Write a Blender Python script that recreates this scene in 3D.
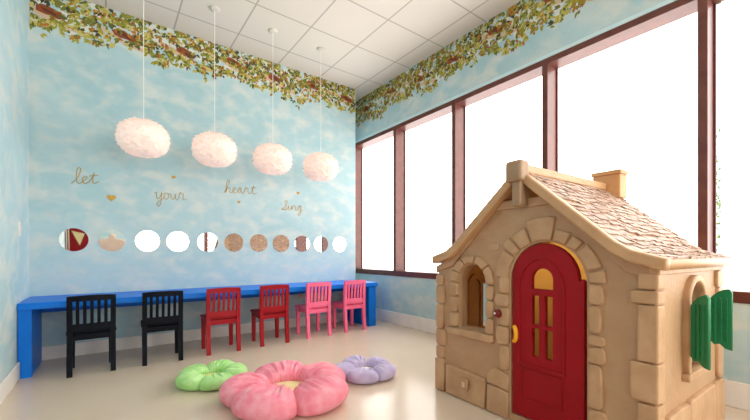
import bpy, bmesh, math, random
from mathutils import Vector, Matrix
from math import sin, cos, pi, radians as R_

for o in list(bpy.data.objects):
    bpy.data.objects.remove(o)
S = bpy.context.scene
COL = S.collection

# ------------------------------------------------------------------ camera, world, exposure
cam_d = bpy.data.cameras.new('camera')
cam = bpy.data.objects.new('camera', cam_d)
COL.objects.link(cam)
YAW = math.atan2(375 - 108, 358)
cam.location = (0, 0, 1.0)
cam.rotation_euler = (pi / 2, 0, -YAW)
cam_d.sensor_width = 36.0
cam_d.lens = 358 / 750 * 36.0
cam_d.shift_y = 43.5 / 750
cam_d.clip_start = 0.02
S.camera = cam

W = bpy.data.worlds.new('world')
S.world = W
W.use_nodes = True
bg = W.node_tree.nodes['Background']
bg.inputs['Color'].default_value = (0.93, 0.97, 1.0, 1)
bg.inputs['Strength'].default_value = 2.2

S.view_settings.view_transform = 'Standard'
S.view_settings.look = 'None'
S.view_settings.gamma = 1.0
S.view_settings.use_curve_mapping = False
S.view_settings.exposure = 0.0
SHADE_LIGHT = 4.4            # daylight carried by the frosted shades of the side windows
REAR_LIGHT = 6.0             # and by the windows at the other end of the room
try:
    S.cycles.max_bounces = 10
    S.cycles.diffuse_bounces = 6
    S.cycles.use_denoising = True
except Exception:
    pass


# ------------------------------------------------------------------ materials
def lin(r, g, b):
    f = lambda c: (c / 255 / 12.92) if c / 255 <= 0.04045 else ((c / 255 + 0.055) / 1.055) ** 2.4
    return (f(r), f(g), f(b), 1.0)


def principled(name, col, rough=0.5, **kw):
    m = bpy.data.materials.new(name)
    m.use_nodes = True
    b = m.node_tree.nodes['Principled BSDF']
    b.inputs['Base Color'].default_value = col
    b.inputs['Roughness'].default_value = rough
    for k, v in kw.items():
        b.inputs[k.replace('_', ' ')].default_value = v
    return m


class NT:
    def __init__(s, m):
        s.t = m.node_tree
        s.b = m.node_tree.nodes.get('Principled BSDF')

    def n(s, typ, **kw):
        nd = s.t.nodes.new(typ)
        for k, v in kw.items():
            if k in nd.inputs.keys():
                nd.inputs[k].default_value = v
            else:
                setattr(nd, k, v)
        return nd

    def l(s, a, b):
        s.t.links.new(a, b)

    def ramp(s, fac, stops):
        r = s.t.nodes.new('ShaderNodeValToRGB')
        e = r.color_ramp.elements
        while len(e) < len(stops):
            e.new(0.5)
        for i, (p, c) in enumerate(stops):
            e[i].position = p
            e[i].color = c
        s.l(fac, r.inputs['Fac'])
        return r


def mottled(name, c1, c2, rough=0.5, scale=8.0, bump=0.0, bscale=60.0, **kw):
    """plain surface with a slight colour variation and fine relief"""
    m = principled(name, c1, rough, **kw)
    t = NT(m)
    tc = t.n('ShaderNodeTexCoord')
    nz = t.n('ShaderNodeTexNoise', Scale=scale, Detail=4.0)
    t.l(tc.outputs['Object'], nz.inputs['Vector'])
    r = t.ramp(nz.outputs['Fac'], [(0.35, c1), (0.65, c2)])
    t.l(r.outputs['Color'], t.b.inputs['Base Color'])
    if bump:
        nb = t.n('ShaderNodeTexNoise', Scale=bscale, Detail=3.0)
        t.l(tc.outputs['Object'], nb.inputs['Vector'])
        bp = t.n('ShaderNodeBump', Strength=bump, Distance=0.01)
        t.l(nb.outputs['Fac'], bp.inputs['Height'])
        t.l(bp.outputs['Normal'], t.b.inputs['Normal'])
    return m


def cloud_wall_material():
    m = principled('cloud_mural', (0.4, 0.6, 0.7, 1), 0.65)
    t = NT(m)
    tc = t.n('ShaderNodeTexCoord')
    mp = t.n('ShaderNodeMapping')
    mp.inputs['Scale'].default_value = (1.0, 1.0, 1.55)
    t.l(tc.outputs['Object'], mp.inputs['Vector'])
    n1 = t.n('ShaderNodeTexNoise', Scale=4.4, Detail=2.5, Roughness=0.5, Distortion=0.3)
    n2 = t.n('ShaderNodeTexNoise', Scale=0.8, Detail=2.0)
    n3 = t.n('ShaderNodeTexNoise', Scale=11.0, Detail=3.0)
    for n in (n1, n2, n3):
        t.l(mp.outputs['Vector'], n.inputs['Vector'])
    base = t.ramp(n2.outputs['Fac'], [(0.35, lin(166, 201, 209)), (0.65, lin(184, 212, 218))])
    cl = t.ramp(n1.outputs['Fac'], [(0.45, (0, 0, 0, 1)), (0.68, (0.7, 0.7, 0.7, 1))])
    mx = t.n('ShaderNodeMixRGB', blend_type='MIX')
    t.l(cl.outputs['Color'], mx.inputs['Fac'])
    t.l(base.outputs['Color'], mx.inputs['Color1'])
    mx.inputs['Color2'].default_value = lin(216, 221, 216)
    st = t.ramp(n3.outputs['Fac'], [(0.3, (0.93, 0.95, 0.96, 1)), (0.7, (1.0, 1.0, 1.0, 1))])
    mul = t.n('ShaderNodeMixRGB', blend_type='MULTIPLY')
    mul.inputs['Fac'].default_value = 1.0
    t.l(mx.outputs['Color'], mul.inputs['Color1'])
    t.l(st.outputs['Color'], mul.inputs['Color2'])
    t.l(mul.outputs['Color'], t.b.inputs['Base Color'])
    return m


def ceiling_material():
    m = principled('ceiling_tiles', lin(232, 226, 216), 0.8)
    t = NT(m)
    tc = t.n('ShaderNodeTexCoord')
    sep = t.n('ShaderNodeSeparateXYZ')
    t.l(tc.outputs['Object'], sep.inputs['Vector'])
    P = 0.605

    def line(out, off):
        a = t.n('ShaderNodeMath', operation='SUBTRACT'); a.inputs[1].default_value = off
        t.l(out, a.inputs[0])
        b = t.n('ShaderNodeMath', operation='DIVIDE'); b.inputs[1].default_value = P
        t.l(a.outputs[0], b.inputs[0])
        c = t.n('ShaderNodeMath', operation='FRACT')
        t.l(b.outputs[0], c.inputs[0])
        d = t.n('ShaderNodeMath', operation='SUBTRACT'); d.inputs[1].default_value = 0.5
        t.l(c.outputs[0], d.inputs[0])
        e = t.n('ShaderNodeMath', operation='ABSOLUTE')
        t.l(d.outputs[0], e.inputs[0])
        return e
    lx, ly = line(sep.outputs['X'], 3.008), line(sep.outputs['Y'], 4.196)
    mxm = t.n('ShaderNodeMath', operation='MAXIMUM')
    t.l(lx.outputs[0], mxm.inputs[0]); t.l(ly.outputs[0], mxm.inputs[1])
    nz = t.n('ShaderNodeTexNoise', Scale=180.0, Detail=2.0)
    t.l(tc.outputs['Object'], nz.inputs['Vector'])
    r = t.ramp(mxm.outputs[0], [(0.0, lin(220, 213, 204)), (0.484, lin(219, 212, 203)), (0.4905, lin(172, 166, 158)), (1.0, lin(182, 176, 168))])
    t.l(r.outputs['Color'], t.b.inputs['Base Color'])
    bp = t.n('ShaderNodeBump', Strength=0.12, Distance=0.005)
    t.l(nz.outputs['Fac'], bp.inputs['Height'])
    t.l(bp.outputs['Normal'], t.b.inputs['Normal'])
    return m


def emissive(name, col, strength, e2=None):
    m = principled(name, (0.9, 0.9, 0.9, 1), 0.6)
    b = m.node_tree.nodes['Principled BSDF']
    b.inputs['Emission Color'].default_value = col
    b.inputs['Emission Strength'].default_value = strength
    return m


def translucent_plastic(name, c1, c2, amount):
    m = mottled(name, c1, c2, 0.5, 6.0, 0.15)
    t = NT(m)
    out = t.t.nodes['Material Output']
    tr = t.n('ShaderNodeBsdfTranslucent'); tr.inputs['Color'].default_value = lin(255, 222, 150)
    mx = t.n('ShaderNodeMixShader'); mx.inputs[0].default_value = amount
    t.l(t.b.outputs[0], mx.inputs[1]); t.l(tr.outputs[0], mx.inputs[2])
    t.l(mx.outputs[0], out.inputs['Surface'])
    return m


def glass_material():
    m = bpy.data.materials.new('clear_glass'); m.use_nodes = True
    t = NT(m); t.t.nodes.remove(t.b)
    out = t.t.nodes['Material Output']
    a = t.n('ShaderNodeBsdfTransparent'); g = t.n('ShaderNodeBsdfGlossy'); g.inputs['Roughness'].default_value = 0.02
    mx = t.n('ShaderNodeMixShader'); mx.inputs[0].default_value = 0.06
    t.l(a.outputs[0], mx.inputs[1]); t.l(g.outputs[0], mx.inputs[2]); t.l(mx.outputs[0], out.inputs['Surface'])
    return m


def floor_material():
    m = principled('polished_floor', lin(205, 192, 172), 0.16)
    t = NT(m)
    tc = t.n('ShaderNodeTexCoord')
    n1 = t.n('ShaderNodeTexNoise', Scale=1.2, Detail=5.0)
    n2 = t.n('ShaderNodeTexNoise', Scale=40.0, Detail=3.0)
    for n in (n1, n2):
        t.l(tc.outputs['Object'], n.inputs['Vector'])
    r = t.ramp(n1.outputs['Fac'], [(0.3, lin(214, 196, 174)), (0.7, lin(222, 206, 186))])
    t.l(r.outputs['Color'], t.b.inputs['Base Color'])
    rr = t.n('ShaderNodeMapRange')
    rr.inputs['To Min'].default_value = 0.15; rr.inputs['To Max'].default_value = 0.27
    t.l(n2.outputs['Fac'], rr.inputs['Value'])
    t.l(rr.outputs[0], t.b.inputs['Roughness'])
    t.b.inputs['Specular IOR Level'].default_value = 0.5
    return m


M = {}
M['wall'] = cloud_wall_material()
M['ceiling'] = ceiling_material()
M['floor'] = floor_material()
M['white'] = mottled('white_paint', lin(238, 234, 228), lin(232, 228, 222), 0.5)
M['frame'] = mottled('mahogany_window_frame', lin(88, 42, 34), lin(102, 52, 42), 0.36, 12)
M['shade'] = emissive('frosted_shade', (1.0, 0.96, 0.91, 1), SHADE_LIGHT)
M['rear_shade'] = emissive('frosted_rear_shade', (1.0, 0.95, 0.89, 1), REAR_LIGHT)
M['glass'] = glass_material()
M['blue'] = mottled('blue_laminate', lin(0, 116, 224), lin(2, 122, 232), 0.4, 5, Specular_IOR_Level=0.25)
M['navy'] = mottled('navy_black_paint', lin(6, 11, 20), lin(8, 14, 26), 0.45, 9, Specular_IOR_Level=0.12)
M['red'] = mottled('red_chair_paint', lin(150, 4, 20), lin(160, 6, 26), 0.4, 9, Specular_IOR_Level=0.3)
M['pinkp'] = mottled('pink_chair_paint', lin(248, 108, 150), lin(250, 120, 160), 0.4, 9, Specular_IOR_Level=0.3)
M['mirror'] = principled('mirror_acrylic', (0.93, 0.93, 0.93, 1), 0.02, Metallic=1.0)
M['gold'] = mottled('gold_foil', lin(190, 154, 66), lin(176, 140, 56), 0.45, 30, Metallic=0.35)
M['feather'] = mottled('blush_feather', lin(250, 232, 224), lin(252, 238, 232), 0.9, 9)
M['feather'].node_tree.nodes['Principled BSDF'].inputs['Emission Color'].default_value = lin(255, 232, 220)
M['feather'].node_tree.nodes['Principled BSDF'].inputs['Emission Strength'].default_value = 0.17   # faint glow added to lighten the self-shadowed feathers
M['cord'] = principled('white_cord', lin(240, 240, 236), 0.5)
M['tan'] = mottled('tan_plastic', lin(181, 144, 108), lin(189, 154, 118), 0.5, 7, 0.25, 45)
M['stone'] = mottled('tan_stone_plastic', lin(184, 146, 108), lin(199, 162, 124), 0.5, 9, 0.5, 26)
M['tan_back'] = translucent_plastic('tan_thin_plastic', lin(206, 160, 100), lin(214, 172, 116), 0.42)
M['tan_side'] = translucent_plastic('tan_side_plastic', lin(176, 128, 76), lin(186, 140, 88), 0.14)
M['roofedge'] = mottled('roof_edge_plastic', lin(192, 150, 108), lin(202, 162, 120), 0.42, 7, 0.15)
M['keyst'] = mottled('taupe_plastic', lin(160, 130, 100), lin(170, 140, 110), 0.5, 8, 0.2)
M['chim'] = mottled('chimney_plastic', lin(206, 148, 96), lin(216, 164, 112), 0.5, 8, 0.2)
M['shingle'] = mottled('shingle_plastic', lin(196, 166, 144), lin(148, 114, 92), 0.45, 26, 0.35, 60)
M['door'] = mottled('red_door_plastic', lin(150, 2, 18), lin(158, 4, 22), 0.45, 6, 0.12, Specular_IOR_Level=0.25)
M['yellow'] = principled('yellow_handle', lin(252, 178, 30), 0.4)
M['green'] = mottled('green_shutter_plastic', lin(14, 118, 74), lin(22, 132, 84), 0.4, 8, 0.15)
M['bell'] = principled('dark_red_button', lin(110, 14, 20), 0.3)


def plush(name, c1, c2):
    m = mottled(name, c1, c2, 0.95, 14, 0.35, 130)
    b = m.node_tree.nodes['Principled BSDF']
    b.inputs['Sheen Weight'].default_value = 0.5
    b.inputs['Sheen Roughness'].default_value = 0.4
    b.inputs['Sheen Tint'].default_value = c2
    return m


M['p_pink'] = plush('pink_plush', lin(247, 138, 160), lin(252, 172, 188))
M['p_green'] = plush('green_plush', lin(164, 220, 132), lin(194, 236, 166))
M['p_purple'] = plush('lilac_plush', lin(186, 172, 212), lin(206, 196, 226))
M['p_cream'] = plush('cream_plush', lin(240, 218, 150), lin(246, 230, 180))
M['p_lime'] = plush('pale_lime_plush', lin(206, 214, 120), lin(226, 226, 150))
M['p_white'] = plush('ivory_plush', lin(236, 226, 206), lin(244, 238, 226))
LEAFC = [lin(134, 136, 40), lin(160, 154, 50), lin(112, 118, 40), lin(84, 92, 36), lin(182, 172, 78), lin(200, 186, 104),
         lin(66, 62, 26), lin(178, 112, 38), lin(148, 88, 34)]
LM = [principled('mural_leaf', c, 0.65) for c in LEAFC]
LM_BARK = principled('mural_bark', lin(140, 66, 26), 0.65)
LM_BARK2 = principled('mural_bark_dark', lin(98, 44, 20), 0.65)
LM_PALE = principled('mural_branch', lin(206, 180, 150), 0.65)
LM_SKY = principled('mural_pale_sky', lin(214, 218, 212), 0.65)


# ------------------------------------------------------------------ helpers
def link(name, me, m, parent=None):
    o = bpy.data.objects.new(name, me)
    COL.objects.link(o)
    if m is not None:
        for mm in (m if isinstance(m, (list, tuple)) else [m]):
            me.materials.append(mm)
    if parent is not None:
        o.parent = parent
    return o


def from_bm(name, bm, m, parent=None, smooth=False):
    bmesh.ops.recalc_face_normals(bm, faces=bm.faces)
    me = bpy.data.meshes.new(name)
    bm.to_mesh(me); bm.free()
    if smooth:
        for p in me.polygons:
            p.use_smooth = True
    return link(name, me, m, parent)


def empty(name, label, cat, loc=(0, 0, 0), rz=0.0, group=None):
    o = bpy.data.objects.new(name, None)
    COL.objects.link(o)
    o.location = loc
    o.rotation_euler = (0, 0, rz)
    o.empty_display_size = 0.1
    tag(o, label, cat, group)
    return o


def tag(o, label, cat, group=None):
    o['label'] = label
    o['category'] = cat
    if group:
        o['group'] = group
    return o


def struct(o):
    o['kind'] = 'structure'
    return o


def add_box(bm, x0, x1, y0, y1, z0, z1, bev=0.0, M4=None):
    r = bmesh.ops.create_cube(bm, size=1.0)
    vs = r['verts']
    bmesh.ops.scale(bm, vec=(abs(x1 - x0), abs(y1 - y0), abs(z1 - z0)), verts=vs)
    bmesh.ops.translate(bm, vec=((x0 + x1) / 2, (y0 + y1) / 2, (z0 + z1) / 2), verts=vs)
    if M4 is not None:
        bmesh.ops.transform(bm, matrix=M4, verts=vs)
    if bev:
        es = list({e for v in vs for e in v.link_edges})
        bmesh.ops.bevel(bm, geom=es, offset=bev, segments=2, affect='EDGES', profile=0.5)


def box(name, m, parent, *a, bev=0.0):
    bm = bmesh.new()
    add_box(bm, *a, bev=bev)
    return from_bm(name, bm, m, parent)


def add_prism(bm, p0, p1, s0, s1):
    """square bar from p0 to p1 with half sizes s0 / s1 (x, y)"""
    vs = []
    for p, s in ((p0, s0), (p1, s1)):
        for dx, dy in ((-1, -1), (1, -1), (1, 1), (-1, 1)):
            vs.append(bm.verts.new((p[0] + dx * s[0], p[1] + dy * s[1], p[2])))
    bm.faces.new(vs[:4][::-1]); bm.faces.new(vs[4:])
    for i in range(4):
        j = (i + 1) % 4
        bm.faces.new((vs[i], vs[j], vs[4 + j], vs[4 + i]))


def add_lathe(bm, prof, n=24, c=(0, 0, 0)):
    rings = []
    for r, z in prof:
        if r < 1e-6:
            rings.append([bm.verts.new((c[0], c[1], c[2] + z))])
        else:
            rings.append([bm.verts.new((c[0] + r * cos(2 * pi * i / n), c[1] + r * sin(2 * pi * i / n), c[2] + z)) for i in range(n)])
    for a, b in zip(rings, rings[1:]):
        for i in range(n):
            j = (i + 1) % n
            if len(a) == 1 and len(b) == 1:
                continue
            if len(a) == 1:
                bm.faces.new((a[0], b[i], b[j]))
            elif len(b) == 1:
                bm.faces.new((a[i], b[0], a[j]))
            else:
                bm.faces.new((a[i], b[i], b[j], a[j]))


def slab(name, outlines, t, bev, m, parent, mapping, off=0.0):
    """a plate cut to the outlines (first outside, others holes), thickness t, front edge rounded.
    mapping 'front': (a,b,c)->(a, off-c, b)   'side': (a,b,c)->(off+c, a, b)  'flat': (a,b,off+c)"""
    cu = bpy.data.curves.new('tmp', 'CURVE')
    cu.dimensions = '2D'
    cu.fill_mode = 'BOTH'
    cu.extrude = max(t / 2 - bev, 0.0)
    cu.bevel_depth = bev
    cu.bevel_resolution = 2
    cu.offset = -bev
    for ol in outlines:
        sp = cu.splines.new('POLY')
        sp.points.add(len(ol) - 1)
        for p, (a, b) in zip(sp.points, ol):
            p.co = (a, b, 0, 1)
        sp.use_cyclic_u = True
    ob = bpy.data.objects.new('tmp', cu)
    COL.objects.link(ob)
    bpy.context.view_layer.update()
    dg = bpy.context.evaluated_depsgraph_get()
    me = bpy.data.meshes.new_from_object(ob.evaluated_get(dg))
    bpy.data.objects.remove(ob); bpy.data.curves.remove(cu)
    me.materials.clear()
    for v in me.vertices:
        a, b, c = v.co
        if mapping == 'front':
            v.co = (a, off - c, b)
        elif mapping == 'side':
            v.co = (off + c, a, b)
        elif mapping == 'flat':
            v.co = (a, b, off + c)
    bm = bmesh.new(); bm.from_mesh(me)
    bmesh.ops.remove_doubles(bm, verts=bm.verts, dist=1e-5)
    bmesh.ops.recalc_face_normals(bm, faces=bm.faces)
    bm.to_mesh(me); bm.free()
    me.name = name
    return link(name, me, m, parent)


def arc(cx, cy, rx, ry, a0, a1, n=14):
    return [(cx + rx * cos(R_(a0 + (a1 - a0) * i / n)), cy + ry * sin(R_(a0 + (a1 - a0) * i / n))) for i in range(n + 1)]


def arch_outline(x0, x1, z0, zs, ry=None, n=16):
    """an opening with straight sides to zs and a round head"""
    c, r = (x0 + x1) / 2, (x1 - x0) / 2
    return [(x0, z0), (x1, z0)] + arc(c, zs, r, ry or r, 0, 180, n)


def jitter_rect(x0, x1, z0, z1, rnd, j=0.008, cr=0.014):
    """a hand cut stone: rectangle with clipped, uneven corners"""
    g = lambda: rnd.uniform(-j, j)
    c = min(cr, (x1 - x0) * 0.25, (z1 - z0) * 0.25)
    return [(x0 + c, z0 + g() * .5), (x1 - c, z0 + g() * .5), (x1 + g() * .5, z0 + c), (x1 + g() * .4, (z0 + z1) / 2), (x1 + g() * .5, z1 - c),
            (x1 - c, z1 + g() * .5), (x0 + c, z1 + g() * .5), (x0 + g() * .5, z1 - c), (x0 + g() * .4, (z0 + z1) / 2), (x0 + g() * .5, z0 + c)]


def catmull(pts, n=6):
    P = [Vector(p) for p in pts]
    P = [P[0] * 2 - P[1]] + P + [P[-1] * 2 - P[-2]]
    out = []
    for i in range(1, len(P) - 2):
        a, b, c, d = P[i - 1:i + 3]
        for k in range(n):
            t = k / n
            out.append(0.5 * ((2 * b) + (c - a) * t + (2 * a - 5 * b + 4 * c - d) * t * t + (3 * b - a - 3 * c + d) * t ** 3))
    out.append(P[-2])
    return out


def add_tube(bm, pts, r, n=6):
    pts = [Vector(p) for p in pts]
    rings = []
    up = Vector((0, 1, 0.01)).normalized()
    for i, p in enumerate(pts):
        d = (pts[min(i + 1, len(pts) - 1)] - pts[max(i - 1, 0)])
        if d.length < 1e-9:
            d = Vector((1, 0, 0))
        d.normalize()
        s = d.cross(up)
        if s.length < 1e-4:
            s = d.cross(Vector((1, 0, 0)))
        s.normalize()
        u = s.cross(d)
        rr = r(i / (len(pts) - 1)) if callable(r) else r
        rings.append([bm.verts.new(p + (s * cos(2 * pi * k / n) + u * sin(2 * pi * k / n)) * rr) for k in range(n)])
    for a, b in zip(rings, rings[1:]):
        for k in range(n):
            j = (k + 1) % n
            bm.faces.new((a[k], a[j], b[j], b[k]))
    bm.faces.new(rings[0][::-1]); bm.faces.new(rings[-1])


# ------------------------------------------------------------------ the room
XL, XR, YB, YE, YR, ZC = -0.58, 3.27, 4.55, 5.10, -3.0, 3.5
ZS, ZH = 0.68, 2.815          # bottom and top of the window frames
FD = 0.18                     # frame depth
struct(box('floor', M['floor'], None, XL - .15, XR + .3, YR - .15, YE + .15, -0.1, 0.0))
struct(box('ceiling', M['ceiling'], None, XL - .15, XR + .3, YR - .15, YE + .15, ZC, ZC + 0.1))
wall_left = struct(box('wall_left', M['wall'], None, XL - .12, XL, YR - .1, YB, 0, ZC))
wall_back = struct(box('wall_back', M['wall'], None, XL - .12, 3.022, YB, YB + .2, 0, ZC))
struct(box('wall_recess', M['wall'], None, XL, XR + .3, YE, YE + .12, 0, ZC))
bm = bmesh.new()
add_box(bm, XR, XR + .3, YR - .1, YE, 0, ZS)
add_box(bm, XR, XR + .3, YR - .1, YE, ZH, ZC)
add_box(bm, XR, XR + .3, 5.02, YE, ZS, ZH)
add_box(bm, XR, XR + .3, YR - .1, -2.70, ZS, ZH)
wall_right = struct(from_bm('wall_right', bm, M['wall']))
# far end of the room, seen in the round mirrors
bm = bmesh.new()
add_box(bm, XL, XR, YR - .12, YR, 0, 0.5)
add_box(bm, XL, XR, YR - .12, YR, 2.9, ZC)
add_box(bm, XL, 0.42, YR - .12, YR, 0.5, 2.9)
add_box(bm, 3.12, XR, YR - .12, YR, 0.5, 2.9)
struct(from_bm('wall_front', bm, M['wall']))

# baseboards
def baseboard(name, x0, x1, y0, y1, h):
    bm = bmesh.new()
    add_box(bm, x0, x1, y0, y1, 0, h, bev=0.006)
    return struct(from_bm(name, bm, M['white']))
baseboard('baseboard_back', XL, 3.02, YB - .016, YB, 0.128)
baseboard('baseboard_left', XL, XL + .016, YR, YB - .016, 0.135)
baseboard('baseboard_right', XR - .018, XR, YR, YE, 0.17)

struct(box('trim_1', mottled('pale_blue_edge', lin(196, 226, 232), lin(206, 230, 234), .6), None, XR - .006, XR, YR, 5.02, ZH + .002, ZH + .034, bev=.002))
# the window wall: bays between mullions
MUL = [5.0, 3.917, 2.833, 1.731, 0.625, -0.48, -1.57, -2.67]
FW = 0.053
for i in range(len(MUL) - 1):
    ya, yb = MUL[i], MUL[i + 1]        # far mullion, near mullion
    w = bpy.data.objects.new('window_%d' % (i + 1), None)
    COL.objects.link(w); struct(w)
    bm = bmesh.new()
    add_box(bm, XR - .004, XR + FD, ya - FW / 2, ya + FW / 2, ZS, ZH, bev=0.004)
    fy0, fy1 = yb + FW / 2, ya - FW / 2
    if i == len(MUL) - 2:
        add_box(bm, XR - .004, XR + FD, yb - FW / 2, yb + FW / 2, ZS, ZH, bev=0.004)
    add_box(bm, XR - .004, XR + FD, fy0, fy1, ZH - .055, ZH, bev=0.004)
    add_box(bm, XR - .012, XR + FD, fy0, fy1, ZS, ZS + .075, bev=0.004)
    # thin inner bead round the pane
    xb = XR + FD - .02
    add_box(bm, xb, XR + FD, fy0, fy0 + .012, ZS + .075, ZH - .055)
    add_box(bm, xb, XR + FD, fy1 - .012, fy1, ZS + .075, ZH - .055)
    from_bm('window_frame', bm, M['frame'], w)
    gap = 0.038 if i == 4 else 0.0
    box('window_shade', M['shade'], w, XR + FD - .006, XR + FD - .002, fy0, fy1 - gap, ZS + .075, ZH - .055)
    box('window_glass', M['glass'], w, XR + FD + .004, XR + FD + .008, fy0, fy1, ZS + .07, ZH - .05)
# white sill ledge outside the last bays is not visible; rear windows
for i, (x0, x1) in enumerate(((0.42, 1.27), (1.27, 2.45), (2.45, 3.12))):
    w = bpy.data.objects.new('window_%d' % (i + 8), None)
    COL.objects.link(w); struct(w)
    bm = bmesh.new()
    for a in ((x0, x0 + .06, 0.5, 2.9), (x1 - .06, x1, 0.5, 2.9), (x0 + .06, x1 - .06, 0.5, .57), (x0 + .06, x1 - .06, 2.83, 2.9)):
        add_box(bm, a[0], a[1], YR - .1, YR + .01, a[2], a[3], bev=0.004)
    from_bm('window_frame', bm, M['frame'], w)
    box('window_shade', M['rear_shade'], w, x0 + .06, x1 - .06, YR - .07, YR - .066, .57, 2.83)

# ------------------------------------------------------------------ printed leaf border along the top of the walls
def leaf_border(name, parent, along, L0, L1, place, seed, chunks):
    """place(u, z, lift) -> point; leaves are flat print on the wallpaper"""
    rnd = random.Random(seed)
    bm = bmesh.new()
    mats = LM + [LM_BARK, LM_BARK2, LM_PALE, LM_SKY]
    nl = len(LM)

    def poly(pts, mi, lift):
        vs = [bm.verts.new(place(u, min(z, ZC - .001), lift)) for u, z in pts]
        f = bm.faces.new(vs); f.material_index = mi

    def bottom(u):
        return 3.10 + 0.035 * sin(u * 5.1 + 1) + 0.03 * sin(u * 11.3) - 0.015

    def leaf(u, z, ang, ln, wd, mi, lift):
        ca, sa = cos(ang), sin(ang)
        pts = [(0, 0), (.3 * ln, wd * .5), (.6 * ln, wd * .42), (ln, 0), (.6 * ln, -wd * .42), (.3 * ln, -wd * .5)]
        poly([(u + a * ca - b * sa, z + a * sa + b * ca) for a, b in pts], mi, lift)
    # pale gaps of sky between the leaves
    u = L0
    while u < L1:
        zb = bottom(u) + .05
        for k in range(3):
            a, b = u + rnd.uniform(-.03, .03), rnd.uniform(zb + .07, 3.45)
            leaf(a, b, rnd.uniform(0, 6.28), rnd.uniform(.06, .13), rnd.uniform(.04, .07), nl + 3, .0008 + rnd.random() * .0001)
        u += .05
    # branches with rough bark, partly under the leaves
    for c in chunks:
        sg = 1 if along == 'x' else -1
        dz = rnd.uniform(-.04, .05)
        g = lambda: rnd.uniform(-.012, .012)
        P_ = lambda pts: [(c + sg * a + g(), b + dz + g() * .7) for a, b in pts]
        poly(P_([(-.26, 3.36), (-.12, 3.325), (.02, 3.25), (.16, 3.235), (.30, 3.20), (.30, 3.17), (.14, 3.19), (.0, 3.215), (-.14, 3.28), (-.26, 3.325)]), nl + 2, .0011)
        poly(P_([(-.10, 3.33), (-.06, 3.365), (.0, 3.36), (.05, 3.335), (.10, 3.32), (.115, 3.28), (.07, 3.255), (.02, 3.27), (-.04, 3.275), (-.08, 3.295)]), nl, .0016)
        poly(P_([(-.06, 3.33), (.0, 3.335), (.05, 3.305), (.07, 3.28), (.02, 3.285), (-.03, 3.30)]), nl + 1, .0017)
    # leaf sprays
    n = int((L1 - L0) * 300)
    for i in range(n):
        u = L0 + (L1 - L0) * (i + rnd.random()) / n
        zb = bottom(u) - (.05 if rnd.random() < .10 else 0)
        t = rnd.random() ** 0.9
        z = zb + .03 + (ZC - .01 - zb) * t
        low = z < 3.2
        pal = rnd.choices(range(nl), weights=([7, 8, 4, 2, 6, 4, 1, 3, 1] if low else [6, 6, 7, 6, 3, 2, 5, 3, 2]))[0]
        k = rnd.randint(2, 4)
        a0 = rnd.uniform(-2.6, -.5) if rnd.random() < .7 else rnd.uniform(0, 6.28)
        near = any(abs(u - c) < .09 and 3.24 < z < 3.38 for c in chunks)
        if near and rnd.random() < .62:
            continue
        for q in range(k):
            an = a0 + (q - k / 2) * rnd.uniform(.4, .9)
            mi = pal if rnd.random() < .65 else rnd.choice(range(nl))
            leaf(u + rnd.uniform(-.012, .012), z + rnd.uniform(-.012, .012), an, rnd.uniform(.034, .068), rnd.uniform(.017, .030), mi, .0012 + rnd.random() * .0010)
    me = bpy.data.meshes.new(name); bm.to_mesh(me); bm.free()
    o = link(name, me, mats, parent)
    o['kind'] = 'stuff'
    o['label'] = 'printed border of olive leaves and brown bark'
    return o


leaf_border('leaf_border', wall_back, 'x', XL + .0, 3.015, lambda u, z, l: (min(max(u, XL + .001), 3.02), YB - l, z), 3,
            [-0.45, 0.14, 0.70, 1.23, 1.76, 2.30, 2.86])
leaf_border('leaf_border', wall_right, 'y', 0.6, 5.0, lambda u, z, l: (XR - l, min(u, YE - .01), z), 9,
            [4.62, 4.0, 3.42, 2.85, 2.25, 1.65, 1.05])

# ------------------------------------------------------------------ desk
desk = empty('desk', 'long blue laminate wall desk running the length of the cloud wall', 'desk', ((XL + 3.0) / 2, 4.26, 0))
dx = (XL + 3.0) / 2
def dbox(name, x0, x1, y0, y1, z0, z1, bev=0.004):
    return box(name, M['blue'], desk, x0 - dx, x1 - dx, y0 - 4.26, y1 - 4.26, z0, z1, bev=bev)
dbox('desktop', XL + .004, 3.0, 3.955, YB - .003, 0.548, 0.603)
bm = bmesh.new()
for a in ((XL + .02, XL + .085, 3.975, YB - .02, 0, .5475), (XL + .005, XL + .02, 3.975, YB - .02, .137, .5475)):
    add_box(bm, a[0] - dx, a[1] - dx, a[2] - 4.26, a[3] - 4.26, a[4], a[5])
from_bm('end_panel', bm, M['blue'], desk)
dbox('end_panel', 2.86, 2.98, 3.975, YB - .02, 0, .5475)
dbox('back_rail', XL + .09, 2.855, YB - .04, YB - .004, .45, .547, bev=.002)

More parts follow.
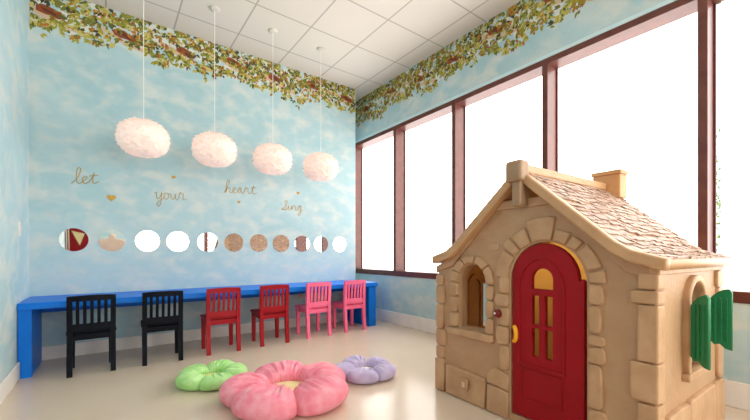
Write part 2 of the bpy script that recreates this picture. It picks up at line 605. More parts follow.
# ------------------------------------------------------------------ chairs
def make_chair(m):
    t = bpy.data.objects.new('childs_chair', None); COL.objects.link(t)
    # front legs
    for s in (-1, 1):
        bm = bmesh.new()
        add_prism(bm, (s * .138, .142, 0), (s * .138, .142, .33), (.017, .016), (.021, .019))
        from_bm('leg', bm, m, t)
    for s in (-1, 1):
        bm = bmesh.new()      # rear leg and back post in one
        prof = [(-.160, 0), (-.138, .18), (-.130, .34), (-.134, .46), (-.150, .635)]
        sz = [.017, .020, .021, .020, .017]
        prev = None
        for (y, z), h in zip(prof, sz):
            ring = [bm.verts.new((s * .143 + dx_ * .0185, y + dy_ * h, z)) for dx_, dy_ in ((-1, -1), (1, -1), (1, 1), (-1, 1))]
            if prev:
                for i in range(4):
                    j = (i + 1) % 4
                    bm.faces.new((prev[i], prev[j], ring[j], ring[i]))
            else:
                bm.faces.new(ring[::-1])
            prev = ring
        bm.faces.new(prev)
        from_bm('leg', bm, m, t)
    # seat with rounded edge
    box('seat', m, t, -.168, .168, -.118, .178, .332, .357, bev=.007)
    bm = bmesh.new()
    add_box(bm, -.128, .128, .130, .150, .285, .3315)
    add_box(bm, -.128, .128, -.140, -.120, .285, .3315)
    for s in (-1, 1):
        add_box(bm, s * .15, s * .134, -.11, .125, .285, .3315)
    from_bm('seat_apron', bm, m, t)
    # top rail, slightly hollow
    bm = bmesh.new()
    n = 8
    rows = []
    for i in range(n + 1):
        x = -.161 + .322 * i / n
        d = -.012 * (1 - (x / .161) ** 2)
        zt = .650 + .006 * (1 - (x / .161) ** 2)
        rows.append([bm.verts.new((x, -.148 + d - .011, .607)), bm.verts.new((x, -.148 + d + .011, .607)),
                     bm.verts.new((x, -.150 + d + .011, zt)), bm.verts.new((x, -.150 + d - .011, zt))])
    for a, b in zip(rows, rows[1:]):
        for k in range(4):
            j = (k + 1) % 4
            bm.faces.new((a[k], b[k], b[j], a[j]))
    bm.faces.new(rows[0]); bm.faces.new(rows[-1][::-1])
    from_bm('top_rail', bm, m, t)
    box('back_rail', m, t, -.131, .131, -.145, -.121, .3575, .418, bev=.003)
    for k in range(5):
        x = (k - 2) * .0465
        d = -.012 * (1 - (x / .161) ** 2)
        bm = bmesh.new()
        add_prism(bm, (x, -.135, .417), (x, -.146 + d, .609), (.0115, .007), (.0115, .007))
        from_bm('slat', bm, m, t)
    return t


def copy_tree(o, parent=None):
    c = o.copy()
    COL.objects.link(c)
    if parent is not None:
        c.parent = parent
    for ch in o.children:
        copy_tree(ch, c)
    return c


def chair_label(o, label, loc, rz):
    tag(o, label, 'chair', "children's chairs along the blue desk")
    o.location = loc
    o.rotation_euler = (0, 0, rz)


protos = {}
for k, (mk, x, y, rz, lab) in enumerate((
        ('navy', -.110, 3.955, .02, "black wooden child's chair nearest the left wall"),
        ('navy', .412, 3.945, -.04, "black wooden child's chair standing next to the red ones"),
        ('red', .940, 3.955, -.02, "red wooden child's chair standing next to the black ones"),
        ('red', 1.475, 3.975, .0, "red wooden child's chair standing next to the pink ones"),
        ('pinkp', 2.035, 4.005, .0, "pink wooden child's chair standing next to the red ones"),
        ('pinkp', 2.565, 4.020, .0, "pink wooden child's chair at the window end of the blue desk"))):
    if mk not in protos:
        protos[mk] = make_chair(M[mk]); o = protos[mk]
    else:
        o = copy_tree(protos[mk])
    chair_label(o, lab, (x, y, 0), rz)

# ------------------------------------------------------------------ feather pendants
def make_pendant():
    t = bpy.data.objects.new('pendant_lamp', None); COL.objects.link(t)
    rnd = random.Random(5)
    bm = bmesh.new()
    a, c = .204, .162
    N = 30
    add_lathe(bm, [(a * .97 * abs(sin(pi * i / 14)) ** .8 if 0 < i < 14 else 0, c * .97 * math.copysign(abs(cos(pi * i / 14)) ** .88, 7 - i)) for i in range(15)], 28)
    ga = pi * (3 - 5 ** .5)
    for i in range(2100):
        u = 1 - 2 * (i + .5) / 2100
        th = i * ga + rnd.uniform(-.1, .1)
        rr = (1 - u * u) ** .5
        p = Vector((a * rr ** .8 * cos(th), a * rr ** .8 * sin(th), c * math.copysign(abs(u) ** .88, u)))
        nrm = Vector((p.x / a ** 2, p.y / a ** 2, p.z / c ** 2)).normalized()
        tz = Vector((0, 0, 1))
        e = nrm.cross(tz)
        if e.length < .01:
            e = Vector((1, 0, 0))
        e.normalize()
        dn = e.cross(nrm).normalized()
        # barbs sweep sideways and a little down, lifting off the ball
        sw = rnd.choice((-1, 1)) * rnd.uniform(.5, 1)
        d = (e * sw * 1.0 - dn * rnd.uniform(-.15, .25) + nrm * rnd.uniform(.04, .26)).normalized()
        s = d.cross(nrm)
        if s.length < .01:
            continue
        s.normalize()
        ln, wd = rnd.uniform(.04, .075), rnd.uniform(.016, .028)
        b0 = p * .95
        q = [b0, b0 + d * ln * .5 + s * wd * .5, b0 + d * ln - nrm * .006, b0 + d * ln * .5 - s * wd * .5]
        bm.faces.new([bm.verts.new(v) for v in q])
    me = bpy.data.meshes.new('shade'); bm.to_mesh(me); bm.free()
    for p in me.polygons:
        p.use_smooth = True
    sh = link('feather_shade', me, M['feather'], t)
    sh.location = (0, 0, -(ZC - 2.055))
    bm = bmesh.new()
    add_tube(bm, [(0, 0, -.012), (0, 0, -.7), (0, 0, -(ZC - 2.055) + c * .9)], .0032, 8)
    from_bm('cord', bm, M['cord'], t)
    bm = bmesh.new()
    add_lathe(bm, [(0, -.018), (.03, -.018), (.045, -.013), (.050, -.003), (.050, -.0005), (0, -.0005)], 24)
    from_bm('ceiling_canopy', bm, principled('canopy_paint', lin(214, 207, 198), .7), t, True)
    return t


pend = make_pendant()
for k, (x, lab) in enumerate(((.262, 'blush feather ball pendant lamp nearest the left wall'),
                              (.872, 'blush feather ball pendant lamp between the word your and the word heart'),
                              (1.483, 'blush feather ball pendant lamp hanging just right of the word heart'),
                              (2.085, 'blush feather ball pendant lamp nearest the windows'))):
    o = pend if k == 0 else copy_tree(pend)
    o.location = (x, 3.905, ZC)
    o.rotation_euler = (0, 0, k * .0)
    tag(o, lab, 'lamp', 'feather pendant lamps over the desk')
    o.children[0].rotation_euler = (0.05 * (-1) ** k, 0.06, k * 1.3)

# ------------------------------------------------------------------ round mirrors
mx = [-.266, .033, .342, .629, .940, 1.238, 1.543, 1.838, 2.137, 2.433, 2.737]
mlab = ['round wall mirror with a red reflection, nearest the left wall',
        'round wall mirror with a pale beige rounded reflection, second from the left wall',
        'plain white looking round mirror between the beige one and another white one',
        'plain white looking round mirror left of the one crossed by a brown bar',
        'round wall mirror showing white crossed by a brown upright bar',
        'round mirror reflecting brown roof shingles, next to the one with a brown bar',
        'round mirror reflecting brown roof shingles, middle one of three alike',
        'round mirror reflecting brown shingles, next to the solid brown mirror',
        'round wall mirror filled with solid dark brown reflection',
        'white looking round mirror next to the solid dark brown mirror',
        'white looking round mirror at the window end of the row']
def mirror_mesh(hollow):
    """acrylic disc on the wall; hollow = depth of a slight dish in its face"""
    bm = bmesh.new()
    add_lathe(bm, [(0, .0), (.111, .0), (.112, .0005), (.112, .004)], 48)
    add_lathe(bm, [(.112 * k / 8, .004 - hollow * (1 - (k / 8) ** 2)) for k in range(8, -1, -1)], 48)
    for v in bm.verts:
        v.co = Vector((v.co.x, -v.co.z, v.co.y))
    bmesh.ops.recalc_face_normals(bm, faces=bm.faces)
    me = bpy.data.meshes.new('round_mirror'); bm.to_mesh(me); bm.free()
    me.materials.append(M['mirror'])
    for p in me.polygons:
        p.use_smooth = abs(p.normal.y) > .9
    return me


flat_mirror, dished_mirror = mirror_mesh(0.0), mirror_mesh(.0027)
for k, (x, lab) in enumerate(zip(mx, mlab)):
    o = bpy.data.objects.new('round_mirror', dished_mirror if k == 8 else flat_mirror)
    COL.objects.link(o)
    yaw = {7: -4.0, 8: -1.0, 9: -1.35}.get(k, 0)
    o.location = (x, YB - .0006 - abs(sin(R_(yaw))) * .112, 1.134)
    o.rotation_euler = (0, 0, R_(yaw))
    tag(o, lab, 'mirror', 'round mirrors in a row above the desk')

# ------------------------------------------------------------------ gold words and hearts
WORDS = {
    'let': ([[(-.3, 0), (.2, .8), (.45, 1.9), (.3, 2.2), (.12, 1.8), (.1, .5), (.25, 0), (.5, .1), (.75, .45), (.95, .8), (.8, 1), (.6, .7), (.6, .2), (.8, 0), (1.1, .2),
              (1.4, .9), (1.52, 1.5), (1.42, .6), (1.45, .1), (1.6, 0), (1.9, .25)], [(1.15, 1.05), (1.5, 1.08), (1.85, 1.15)]],
            (-.285, -.075), 1.682, .024, .070, .0036),
    'your': ([[(0, .8), (.1, .95), (.2, .9), (.2, .4), (.35, .1), (.55, .3), (.75, .95), (.7, .2), (.6, -.7), (.4, -.95), (.25, -.7), (.5, -.2), (.9, .15), (1, .7), (1.2, .95),
               (1.05, .8), (.98, .3), (1.15, .02), (1.38, .2), (1.42, .7), (1.25, .95), (1.4, .8), (1.65, .85), (1.7, .4), (1.85, .05), (2.05, .25), (2.2, .9), (2.15, .3), (2.3, .03),
               (2.5, .3), (2.6, .95), (2.72, 1.1), (2.78, .9), (3.0, .9), (2.98, .4), (3.05, .05), (3.3, .2)]], (.405, .712), 1.592, .012, .078, .0032),
    'heart': ([[(0, 0), (.35, .9), (.6, 1.9), (.5, 2.2), (.32, 1.8), (.25, .9), (.2, 0), (.35, .7), (.55, .95), (.7, .75), (.68, .2), (.8, 0), (1.0, .2),
                (1.2, .5), (1.35, .8), (1.22, 1), (1.05, .7), (1.05, .2), (1.22, 0), (1.5, .2), (1.95, .9), (1.75, .95), (1.6, .5), (1.7, .05), (1.9, .25), (2.05, .9), (2.0, .3),
                (2.15, .02), (2.35, .25), (2.5, .95), (2.58, 1.1), (2.65, .9), (2.85, .9), (2.82, .35), (2.95, .03), (3.15, .2), (3.4, .9), (3.52, 1.5), (3.42, .6), (3.45, .1), (3.6, 0), (3.9, .25)],
               [(3.15, 1.05), (3.5, 1.08), (3.85, 1.15)]], (1.122, 1.515), 1.735, .02, .070, .0032),
    'sing': ([[(-.1, .1), (.4, .6), (.75, 1.5), (.6, 1.8), (.42, 1.5), (.6, .8), (.6, .25), (.3, 0), (.05, .2), (.4, .12), (.75, .2), (.95, .9), (.92, .3), (1.05, .03), (1.25, .3),
               (1.35, .9), (1.4, .1), (1.55, .75), (1.75, .95), (1.88, .7), (1.88, .2), (2.0, .02), (2.2, .3), (2.6, .85), (2.4, .95), (2.25, .5), (2.4, .05), (2.6, .3), (2.7, .9), (2.65, -.2),
               (2.5, -.8), (2.3, -.85), (2.3, -.5), (2.7, -.05), (3.0, .2)], [(.98, 1.3), (1.02, 1.36)]], (1.84, 2.158), 1.578, .008, .072, .003),
}
for wname, (strokes, (x0, x1), zb, tilt, xh, rad) in WORDS.items():
    allx = [p[0] for s in strokes for p in s]
    lo, hi = min(allx), max(allx)
    cxw = (x0 + x1) / 2
    bm = bmesh.new()
    for s in strokes:
        pts = []
        for u, v in s:
            q = (u - lo) / (hi - lo)
            pts.append((x0 + q * (x1 - x0) - cxw, 0, zb + tilt * q + v * xh - zb))
        add_tube(bm, catmull(pts, 6), rad, 6)
    for v in bm.verts:
        v.co.y = v.co.y * .5 - .0022
    o = from_bm('script_word', bm, M['gold'], None, True)
    o.location = (cxw, YB, zb)
    tag(o, 'gold script word "%s" on the painted cloud wall' % wname, 'wall lettering', 'gold words on the wall')


def heart_pts(s):
    out = []
    for i in range(36):
        t = 2 * pi * i / 36
        out.append((s * 16 * sin(t) ** 3 / 32, s * (13 * cos(t) - 5 * cos(2 * t) - 2 * cos(3 * t) - cos(4 * t)) / 32))
    return out


for (x, z, s, lab) in ((.028, 1.57, .078, 'largest gold heart, below the word let'),
                       (.588, 1.852, .044, 'small gold heart above the word your'),
                       (1.296, 1.636, .040, 'small gold heart below the word heart'),
                       (2.082, 1.826, .046, 'small gold heart above the word sing')):
    o = slab('gold_heart', [heart_pts(s)], .004, .001, M['gold'], None, 'front', 0)
    o.location = (x, YB - .0021, z)
    tag(o, lab, 'wall decal', 'gold hearts on the wall')

# outlet and switch
pl = empty('wall_outlet', 'small beige power outlet on the wall under the blue desk', 'outlet', (2.116, YB, .444))
box('cover_plate', mottled('almond_plate', lin(214, 196, 172), lin(210, 192, 168), .4), pl, -.036, .036, -.006, -.0003, -.058, .058, bev=.002)
for s in (-1, 1):
    box('socket', principled('almond_socket', lin(190, 172, 150), .4), pl, -.016, .016, -.009, -.0062, s * .024 - .014, s * .024 + .014, bev=.002)
sw = empty('light_switch', 'white light switch on the left wall above the end of the blue desk', 'switch', (XL, 4.05, 1.2))
box('cover_plate', M['white'], sw, .0003, .006, -.036, .036, -.058, .058, bev=.002)
box('toggle', M['white'], sw, .0062, .016, -.006, .006, -.012, .012, bev=.002)

# ------------------------------------------------------------------ flower floor pillows
def flower_pillow(name, label, loc, rad, hgt, rot, mp, mc, seed, rc=.34):
    t = empty(name, label, 'cushion', loc, 0, 'plush flower cushions on the floor')
    rnd = random.Random(seed)
    ph = [rnd.uniform(0, 6.28) for _ in range(12)]
    bm = bmesh.new()
    NT_, NP = 220, 40
    rings = []
    for i in range(NT_):
        th = 2 * pi * i / NT_
        q = ((th - rot) / (2 * pi / 5))
        d = abs(q - round(q)) * 2                      # 0 mid petal .. 1 notch
        k = int(round(q)) % 5
        petal = (1 - d ** 2.6) ** .5 if d < 1 else 0
        Rr = rad * (.72 + .28 * petal) * (1 + .03 * sin(ph[k]))
        rin = rad * rc * (.92 + .08 * d)
        rm, a = (Rr + rin) / 2, (Rr - rin) / 2
        b = hgt / 2 * (.50 + .50 * petal ** .8) * (1 + .06 * sin(ph[k] * 3))
        ring = []
        for j in range(NP):
            f = 2 * pi * j / NP
            cf, sf = cos(f), sin(f)
            sx = abs(cf) ** .9 * (1 if cf >= 0 else -1)
            sz = abs(sf) ** .85 * (1 if sf >= 0 else -1)
            wr = max(0, -cf * .7 + sf * .5 + .15)
            wob = .020 * rad / .45 * wr * (sin(th * 31 + ph[5] + 2 * sin(th * 5 + ph[7])) * .6 + .5 * sin(th * 47 + ph[6]))
            wob += .010 * rad / .45 * sin(7 * th + ph[8] + 3 * f) * max(0, sf)
            x = rm + a * sx + wob * -cf * .4
            z = b * .92 + b * sz + wob * max(sf, 0) * .8
            z = max(z, .004 + .01 * max(0, -sf) * 0)
            ring.append(bm.verts.new((x * cos(th), x * sin(th), z)))
        rings.append(ring)
    for i in range(NT_):
        A, B = rings[i], rings[(i + 1) % NT_]
        for j in range(NP):
            jj = (j + 1) % NP
            bm.faces.new((A[j], B[j], B[jj], A[jj]))
    from_bm('petal_cover', bm, mp, t, True)
    bm = bmesh.new()
    rr = rad * rc * 1.12
    add_lathe(bm, [(0, hgt * .46), (rr * .3, hgt * .455), (rr * .65, hgt * .42), (rr * .9, hgt * .35), (rr, hgt * .26), (rr * .9, hgt * .1), (0, hgt * .08)], 36)
    from_bm('flower_center', bm, mc, t, True)
    return t


def away(x, y):
    return math.atan2(y, x)


flower_pillow('flower_cushion', 'large pink plush flower cushion with a cream centre, in front of the other two', (1.0, 2.36, 0), .447, .172, away(1.0, 2.36) + .17, M['p_pink'], M['p_cream'], 2)
flower_pillow('flower_cushion', 'lime green plush flower cushion behind the large pink one on the left', (.652, 3.01, 0), .258, .108, away(.652, 3.01) + pi + .22, M['p_green'], M['p_lime'], 4)
flower_pillow('flower_cushion', 'lilac plush flower cushion with an ivory centre near the playhouse', (1.70, 2.415, 0), .255, .108, away(1.70, 2.415) + pi - .1, M['p_purple'], M['p_white'], 7)

# ------------------------------------------------------------------ playhouse
TH = R_(-92.1)
UX = Vector((cos(TH), sin(TH), 0))
H = empty('playhouse', "tan plastic cottage playhouse with red arched door and green shutters", 'playhouse',
          Vector((1.954, 1.863, 0)) + UX * .681, TH)
rnd = random.Random(11)
HW, HD = .662, 1.03          # half width, depth of the walls
RC = .03                     # ridge line

# front wall with the window and the door cut out
WY = .010
front = [(-HW, 0), (-.075, 0), (-.075, .001)]
door_open = arch_outline(-.055, .378, .04, .84, .225)
win_open = arch_outline(-.462, -.228, .487, .80, .13)
front_ol = [(-HW, 0.0), (HW, 0.0), (HW, .925), (.56, .965), (.22, 1.305), (-.18, 1.305), (-.52, .965), (-HW, .905)]
slab('front_wall', [front_ol, door_open, win_open], .05, .004, M['tan'], H, 'front', WY + .025)
# raised rim that follows the gable
rim_o = [(-HW - .012, .86), (-HW - .012, .905), (-.53, .97), (-.185, 1.318), (.225, 1.318), (.57, .972), (HW + .012, .93), (HW + .012, .885)]
rim_i = [(.55, .915), (.195, 1.268), (-.155, 1.268), (-.51, .915)]
slab('gable_rim', [rim_o + rim_i], .05, .007, M['tan'], H, 'front', WY + .008)
# side walls
sw_open = arch_outline(.395, .625, .41, .755, .10)
def side_ol(zt): return [(.062, 0), (HD - .04, 0), (HD - .04, zt), (.062, zt)]
slab('side_wall', [side_ol(.95), sw_open], .05, .004, M['tan'], H, 'side', HW - .026)
slab('side_wall', [side_ol(.95), arch_outline(.455, .60, .42, .74)], .05, .004, M['tan_side'], H, 'side', -HW + .026)
back_ol = [(-HW, 0), (HW, 0), (HW, .93), (.56, .965), (RC, 1.40), (-.52, .965), (-HW, .91)]
slab('back_wall', [back_ol], .04, .003, M['tan_back'], H, 'front', HD - .02)
# inner arched relief on the far side wall
slab('wall_panel', [arch_outline(.26, .435, .40, .74, .10), arch_outline(.29, .405, .43, .73, .07)], .02, .004, M['tan_side'], H, 'side', -HW + .058)
# floor sill of the doorway
box('threshold', M['keyst'], H, -.052, .375, .028, .082, .0, .045, bev=.006)

# stones ---------------------------------------------------------------
def stone(name, ol, y=WY + .004, t=.04, b=.009, m=None, mapping='front'):
    return slab(name, [ol], t, b, m or M['stone'], H, mapping, y)
# base course left of the door
stone('base_stone', [(-.681, .004), (-.588, .004), (-.588, .232), (-.62, .236), (-.681, .230)], WY + .002, .05)
stone('base_stone', [(-.575, .004), (-.232, .004), (-.230, .196), (-.40, .204), (-.53, .214), (-.575, .212)], WY + .003, .05)
stone('base_stone', [(-.219, .004), (-.066, .004), (-.066, .160), (-.14, .172), (-.215, .174)], WY + .002, .05)
stone('base_stone', [(-.222, .185), (-.066, .170), (-.066, .262), (-.10, .272), (-.15, .292), (-.20, .265), (-.222, .235)], WY + .004, .045)
# right of the door
stone('base_stone', [(.388, .004), (.575, .004), (.575, .135), (.49, .150), (.388, .135)], WY + .002, .05)
# left corner
for (x1, z0, z1) in ((-.60, .236, .330), (-.578, .334, .452), (-.60, .456, .63), (-.588, .636, .768), (-.60, .772, .845)):
    stone('corner_stone', jitter_rect(-.676, x1, z0, z1, rnd, .005), WY + .004, .045)
# right corner, wrapping round to the side
for (x0, z0, z1) in ((.600, .006, .335), (.572, .345, .516), (.600, .522, .772), (.570, .778, .836), (.602, .842, .915)):
    bm = bmesh.new()
    add_box(bm, x0, HW + .018, WY - .024, WY + .062, z0, z1, bev=.008)
    from_bm('corner_stone', bm, M['stone'], H)
# side wall base course and rear corner
for (y0, y1, z1) in ((.115, .40, .262), (.415, .845, .268), (.862, HD - .005, .268)):
    stone('base_stone', jitter_rect(y0, y1, .005, z1, rnd, .005), HW + .004, .04, .009, None, 'side')
for (y0, z0, z1) in ((.93, .275, .50), (.90, .506, .63), (.93, .636, .80), (.91, .806, .90)):
    stone('corner_stone', jitter_rect(y0, HD - .005, z0, z1, rnd, .004), HW + .003, .03, .008, None, 'side')
# left jamb of the doorway
for (x0, z0, z1) in ((-.128, .292, .440), (-.150, .446, .556), (-.125, .562, .672), (-.160, .678, .752), (-.128, .758, .858)):
    stone('arch_stone', jitter_rect(x0, -.062, z0, z1, rnd, .006), WY + .004, .045)
# right jamb
for (x1, z0, z1) in ((.488, .152, .232), (.468, .238, .452), (.482, .458, .540), (.482, .546, .600), (.462, .606, .742), (.474, .748, .846)):
    stone('arch_stone', jitter_rect(.388, x1 - .014, z0, z1, rnd, .007), WY + .004, .045)
# voussoirs
AC = (.163, .842)
for (a0, a1, ro) in ((3, 15, .310), (18, 44, .305), (47, 59, .300), (62, 78, .305), (81, 108, .372), (111, 128, .338), (131, 142, .345), (145, 177, .318)):
    ol = arc(AC[0], AC[1], .232, .232, a0, a1, 6) + arc(AC[0], AC[1], ro, ro * .97, a1, a0, 6)
    stone('arch_stone', ol, WY + .004, .045)
# two faint stones moulded into the wall
for (x0, x1, z0, z1) in ((-.30, -.20, 1.115, 1.165), (-.52, -.42, .30, .36), (-.215, -.13, 1.02, 1.07)):
    stone('wall_stone', jitter_rect(x0, x1, z0, z1, rnd, .006), WY + .003, .014, .005, M['tan'])
# round-headed window surround in pieces
for (a0, a1, ri, ro) in ((2, 40, .12, .178), (43, 78, .12, .184), (81, 117, .12, .188), (120, 150, .12, .188), (153, 178, .12, .186)):
    ol = arc(-.345, .80, ri, .138, a0, a1, 6) + arc(-.345, .80, ro, .185, a1, a0, 6)
    stone('window_stone', ol, WY + .002, .05)
for x0, x1 in ((-.533, -.466), (-.228, -.172)):
    for z0, z1 in ((.490, .590), (.595, .700), (.705, .797)):
        stone('window_stone', jitter_rect(x0, x1, z0, z1, rnd, .003), WY + .002, .05)
slab('window_sill', [[(-.545, .440), (-.170, .440), (-.170, .485), (-.545, .485)]], .075, .008, M['stone'], H, 'front', WY)
# inner lining of the front window
slab('window_lining', [arch_outline(-.466, -.226, .485, .80, .134), arch_outline(-.458, -.234, .494, .80, .126)], .07, .004, M['tan'], H, 'front', WY + .05)

# door -------------------------------------------------------------------
DY = WY + .018
d_out = [(-.045, .05), (.366, .05), (.366, .858), (.352, .868), (.342, .852), (.338, .87)] + arc(.148, .855, .191, .2, 8, 180, 18) + [(-.042, .80)]
d_win_top = arch_outline(.078, .202, .800, .855, .062)
panes = [[(a, c), (b, c), (b, d), (a, d)] for (a, b) in ((.080, .122), (.157, .200)) for (c, d) in ((.598, .762), (.415, .575))]
door = slab('door', [d_out, d_win_top] + panes, .036, .006, M['door'], H, 'front', DY)
door['label'] = 'red arched door'
# raised bead and lower panel
slab('door_panel', [arch_outline(-.004, .270, .355, .80, .175), arch_outline(.008, .258, .367, .80, .163)], .012, .004, M['door'], door, 'front', DY - .019)
slab('door_panel', [[(.012, .16), (.255, .16), (.255, .335), (.012, .335)], [(.020, .168), (.247, .168), (.247, .327), (.020, .327)]], .008, .003, M['door'], door, 'front', DY - .019)
slab('door_panel', [[(-.004, .345), (.270, .345), (.270, .355), (-.004, .355)]], .012, .004, M['door'], door, 'front', DY - .0195)
bm = bmesh.new()
add_tube(bm, catmull([(-.030, DY - .024, .568), (-.018, DY - .028, .555), (-.012, DY - .030, .524), (-.018, DY - .028, .493), (-.030, DY - .024, .480)], 6), .0125, 10)
hd = from_bm('handle', bm, M['yellow'], door, True)
hd['label'] = 'yellow handle'
# doorbell
bm = bmesh.new()
add_lathe(bm, [(0, .022), (.012, .020), (.022, .014), (.026, .004), (.026, -.004)], 20)
bmesh.ops.transform(bm, matrix=Matrix.Rotation(pi / 2, 4, 'X'), verts=bm.verts)
bmesh.ops.translate(bm, vec=(-.128, WY - .028, .632), verts=bm.verts)
db = from_bm('doorbell', bm, M['bell'], H, True)
db['label'] = 'dark red doorbell button'
bm = bmesh.new()
add_lathe(bm, [(0, .006), (.006, .004), (.008, 0)], 12)
bmesh.ops.transform(bm, matrix=Matrix.Rotation(pi / 2, 4, 'X'), verts=bm.verts)
bmesh.ops.translate(bm, vec=(-.133, WY - .048, .634), verts=bm.verts)
from_bm('button', bm, M['white'], db, True)
# moulded outlet on the base course
o = slab('outlet_plate', [jitter_rect(-.415, -.353, .082, .162, rnd, .002, .01)], .016, .005, M['stone'], H, 'front', WY - .038)
box('socket', mottled('light_tan', lin(226, 196, 166), lin(220, 188, 156), .4), o, -.396, -.372, WY - .053, WY - .045, .105, .140, bev=.003)

# side window surround, sill and shutters -----------------------------------
slab('window_surround', [arch_outline(.362, .658, .40, .755, .135), sw_open], .05, .009, M['stone'], H, 'side', HW + .004)
slab('window_sill', [[(.35, .375), (.67, .375), (.67, .412), (.35, .412)]], .06, .008, M['stone'], H, 'side', HW + .006)
def shutter(hy, ang, w, z0, z1):
    """leaf hinged beside the window at hy; runs outwards, ang off square"""
    top = [(w, z1 - .02)] + [(w * (1 - i / 8), z1 - .055 * (i / 8) ** 2.2) for i in range(1, 8)] + [(0, z1 - .06)]
    ol = [(0, z0 + .045), (w * .2, z0 + .022), (w * .45, z0 + .028), (w * .7, z0 + .006), (w, z0)] + top
    s = slab('shutter', [ol], .02, .005, M['green'], H, 'front', 0)
    bm = bmesh.new()
    for k in (1, 2, 3):
        for sgn in (-1, 1):
            add_box(bm, w * k / 4 - .004, w * k / 4 + .004, sgn * .0105 - .004, sgn * .0105 + .004, z0 + .04, z1 - .05)
    from_bm('groove_bead', bm, M['green'], s)
    s.location = (HW + .034, hy, 0)
    s.rotation_euler = (0, 0, ang)
    return s
a_s = shutter(.365, R_(-22), .078, .458, .808)
b_s = shutter(.662, R_(4), .088, .500, .818)
a_s['label'] = 'green shutter nearer the door'
b_s['label'] = 'green shutter nearer the windows'
# moulded cornice under the eave of the side wall
box('eave_moulding', M['stone'], H, HW - .02, HW + .022, -.01, HD - .01, .905, .945, bev=.006)

# roof --------------------------------------------------------------------------
RY0, RY1 = -.062, 1.095
Lr = RY1 - RY0
PR = [(0, 1.484), (.08, 1.412), (.495, 1.048), (.56, 1.008), (.69, .970)]       # half profile of the top surface
TK = .052
for s in (-1, 1):
    topl = [(RC + s * x, z) for x, z in PR]
    bot = [(RC + s * (.672), .928), (RC + s * .55, .966), (RC + s * .478, 1.008), (RC + s * .075, 1.364), (RC, 1.435)]
    ol = topl + bot
    if s > 0:
        ol = ol[::-1]
    slab('roof_panel', [ol], Lr - .03, .006, M['roofedge'], H, 'front', (RY0 + RY1) / 2 + .01)
    # front barge board, a little proud of the roof
    bb = [(RC + s * (x + (.004 if i else 0)), z + .008) for i, (x, z) in enumerate(PR)] + [(RC + s * .687, .928), (RC + s * .55, .962), (RC + s * .478, 1.004), (RC + s * .075, 1.360), (RC, 1.43)]
    if s > 0:
        bb = bb[::-1]
    slab('barge_board', [bb], .06, .010, M['roofedge'], H, 'front', RY0 + .03)
    # shingles: rows of thin overlapping splints
    bm = bmesh.new()
    seg = []
    for (x0, z0), (x1, z1) in zip(PR, PR[1:]):
        seg.append(((x0, z0), (x1, z1), math.hypot(x1 - x0, z1 - z0)))
    tot = sum(q[2] for q in seg)

    def at(d):
        d = max(0, min(d, tot - 1e-6))
        for a, b, l in seg:
            if d <= l:
                return Vector((a[0] + (b[0] - a[0]) * d / l, 0, a[1] + (b[1] - a[1]) * d / l)), Vector((b[0] - a[0], 0, b[1] - a[1])).normalized()
            d -= l
    rows = 21
    for r in range(rows):
        d0 = .03 + (tot - .05) * r / rows
        y = RY0 + .062
        while y < RY1 - .012:
            w = rnd.uniform(.03, .11)
            w = min(w, RY1 - .008 - y)
            if w < .008:
                break
            dd = d0 + rnd.uniform(-.016, .016)
            ln = (tot - .05) / rows * rnd.uniform(1.15, 1.7)
            p, tg = at(dd); p2, tg2 = at(min(dd + ln, tot - .012))
            n1_ = Vector((-tg.z, 0, tg.x)); n2_ = Vector((-tg2.z, 0, tg2.x))
            if n1_.z < 0: n1_ = -n1_
            if n2_.z < 0: n2_ = -n2_
            lift = rnd.uniform(.007, .014)
            q = []
            sk = rnd.uniform(-.012, .012)
            for pt, nn, h in ((p, n1_, .002), (p2, n2_, lift)):
                for k, yy in enumerate((y + .0015, y + w - .0015)):
                    v = pt + nn * h
                    q.append(Vector((RC + s * v.x, yy + (sk if pt is p2 else 0), v.z)))
            base = []
            for pt, nn in ((p, n1_), (p2, n2_)):
                for yy in (y + .0015, y + w - .0015):
                    v = pt + nn * -.002
                    base.append(Vector((RC + s * v.x, yy + (sk if pt is p2 else 0), v.z)))
            for v in q + base:
                v.y = min(max(v.y, RY0 + .062), RY1 - .004)
            V = [bm.verts.new(v) for v in q + base]
            for f in ((0, 1, 3, 2), (2, 3, 7, 6), (0, 2, 6, 4), (1, 5, 7, 3), (0, 4, 5, 1)):
                bm.faces.new([V[i] for i in f])
            y += w
    from_bm('shingles', bm, M['shingle'], H)
# ridge bar
bm = bmesh.new()
add_box(bm, RC - .035, RC + .035, -.05, .985, 1.462, 1.512, bev=.010)
from_bm('ridge_cap', bm, M['roofedge'], H)
# hanging key block at the front of the ridge
bm = bmesh.new()
add_box(bm, RC - .046, RC + .058, -.105, -.02, 1.405, 1.525, bev=.016)
add_box(bm, RC - .016, RC + .040, -.085, .02, 1.268, 1.41, bev=.010)
from_bm('key_block', bm, M['keyst'], H)
# chimney
bm = bmesh.new()
add_box(bm, RC - .062, RC + .122, .985, 1.10, 1.40, 1.570, bev=.008)
add_box(bm, RC - .070, RC + .130, .977, 1.108, 1.570, 1.600, bev=.008)
ch = from_bm('chimney', bm, M['chim'], H)

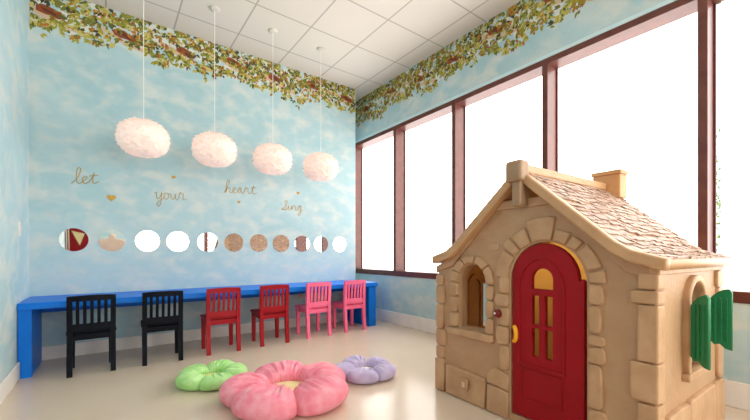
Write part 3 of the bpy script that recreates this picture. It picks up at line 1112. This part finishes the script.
# ------------------------------------------------------------------ made-up stand-ins behind the camera, added for the mirrors' reflections
rc_ = empty('cabinet_standin', 'made-up red cabinet standing in for the red reflection in the mirror nearest the left wall', 'cabinet', (-.41, 0, 0))  # invented body that gives the leftmost mirror its red
box('body', M['red'], rc_, -.15, .18, -.4, .46, .06, 1.75, bev=.01)
box('plinth', M['navy'], rc_, -.14, .17, -.38, .44, 0, .0595)
for s_ in (0, 1):
    dd_ = box('door', M['red'], rc_, -.145 + .165 * s_, .012 + .163 * s_, .461, .48, .09, 1.72, bev=.005)
    box('knob', M['yellow'], dd_, -.012 + .03 * s_, .003 + .03 * s_, .4805, .50, .9, .93, bev=.004)
pk = slab('pennant_standin', [[(-.09, .10), (.10, .15), (-.02, -.12)]], .01, .003, M['p_cream'], None, 'front', 0)  # invented triangle for the pale patch within the red reflection
pk.location = (-.44, .4868, 1.27); pk.rotation_euler = (0, 0, pi)
tag(pk, 'made-up cream triangle standing in for the pale patch in the red reflection', 'pennant_standin')
bm = bmesh.new()
add_box(bm, -.012, .012, -.09, .09, -.85, .85, bev=.004)
bd = from_bm('board_standin', bm, mottled('pine_wood', lin(150, 104, 64), lin(186, 138, 92), .5, 3))  # invented board supplying the brown strips in the leftmost mirror
bd.location = (XL + .035, 1.0, .92); bd.rotation_euler = (R_(-14), 0, 0)
tag(bd, 'made-up brown board standing in for the brown strips beside the red reflection', 'board')
ar = empty('armchair_standin', 'made-up cream high-backed armchair reflected in the second mirror from the left', 'armchair_standin', (.08, -1.05, 0), pi)  # invented seat, its back shaped to the pale silhouette in the second mirror
def ab(n, *a, bev=.03): return box(n, cream_, ar, *a, bev=bev)
cream_ = mottled('cream_upholstery', lin(226, 206, 188), lin(232, 214, 198), .85, 8)
slab('backrest', [[(-.27, .42), (.27, .42), (.27, 1.24), (.24, 1.32), (.12, 1.345), (.07, 1.36), (.055, 1.44), (0, 1.46), (-.055, 1.44), (-.07, 1.36), (-.12, 1.345), (-.24, 1.32), (-.27, 1.24)]], .14, .03, cream_, ar, 'front', .2)
ab('seat', -.27, .27, -.36, .12, .26, .42)
for s_ in (-1, 1):
    ab('armrest', s_ * .275, s_ * .36, -.34, .22, .2, .62)
    for y_ in (-.30, .18):
        bm = bmesh.new(); add_prism(bm, (s_ * .30, y_, 0), (s_ * .30, y_, .2), (.018, .018), (.026, .026)); from_bm('leg', bm, M['navy'], ar)

# ------------------------------------------------------------------ outside the windows: a tree seen through the gap beside the last shade
def make_tree(name, label, loc, hgt, seed):
    t = empty(name, label, 'tree', loc)
    rnd = random.Random(seed)
    bm = bmesh.new()
    add_tube(bm, catmull([(0, 0, 0), (.03, .02, hgt * .3), (-.02, .03, hgt * .6), (0, 0, hgt * .9)], 6), lambda f: .07 * (1 - .8 * f) + .006, 8)
    from_bm('trunk', bm, mottled('bark', lin(96, 76, 58), lin(120, 98, 76), .9), t, True)
    bm = bmesh.new()
    for i in range(2200):
        v = Vector((rnd.gauss(0, 1), rnd.gauss(0, 1), rnd.gauss(0, 1))).normalized() * rnd.random() ** .4
        c = Vector((v.x * hgt * .26, v.y * hgt * .26, hgt * .58 + v.z * hgt * .40))
        a = Vector((rnd.gauss(0, 1), rnd.gauss(0, 1), rnd.gauss(0, 1))).normalized()
        b = a.orthogonal().normalized()
        l = rnd.uniform(.05, .09)
        bm.faces.new([bm.verts.new(p) for p in (c, c + a * l * .5 + b * l * .3, c + a * l, c + a * l * .5 - b * l * .3)])
    me = bpy.data.meshes.new('foliage'); bm.to_mesh(me); bm.free()
    f = link('foliage', me, mottled('tree_leaf', lin(110, 140, 60), lin(150, 170, 90), .7), t)
    return t


make_tree('tree', 'leafy green tree outside, seen beside the last window shade', (8.6, 1.85, -.3), 3.9, 3)
struct(box('ground_outside', mottled('lawn', lin(150, 160, 110), lin(170, 176, 130), .9), None, XR + .35, 14, -6, 9, -.45, -.35))
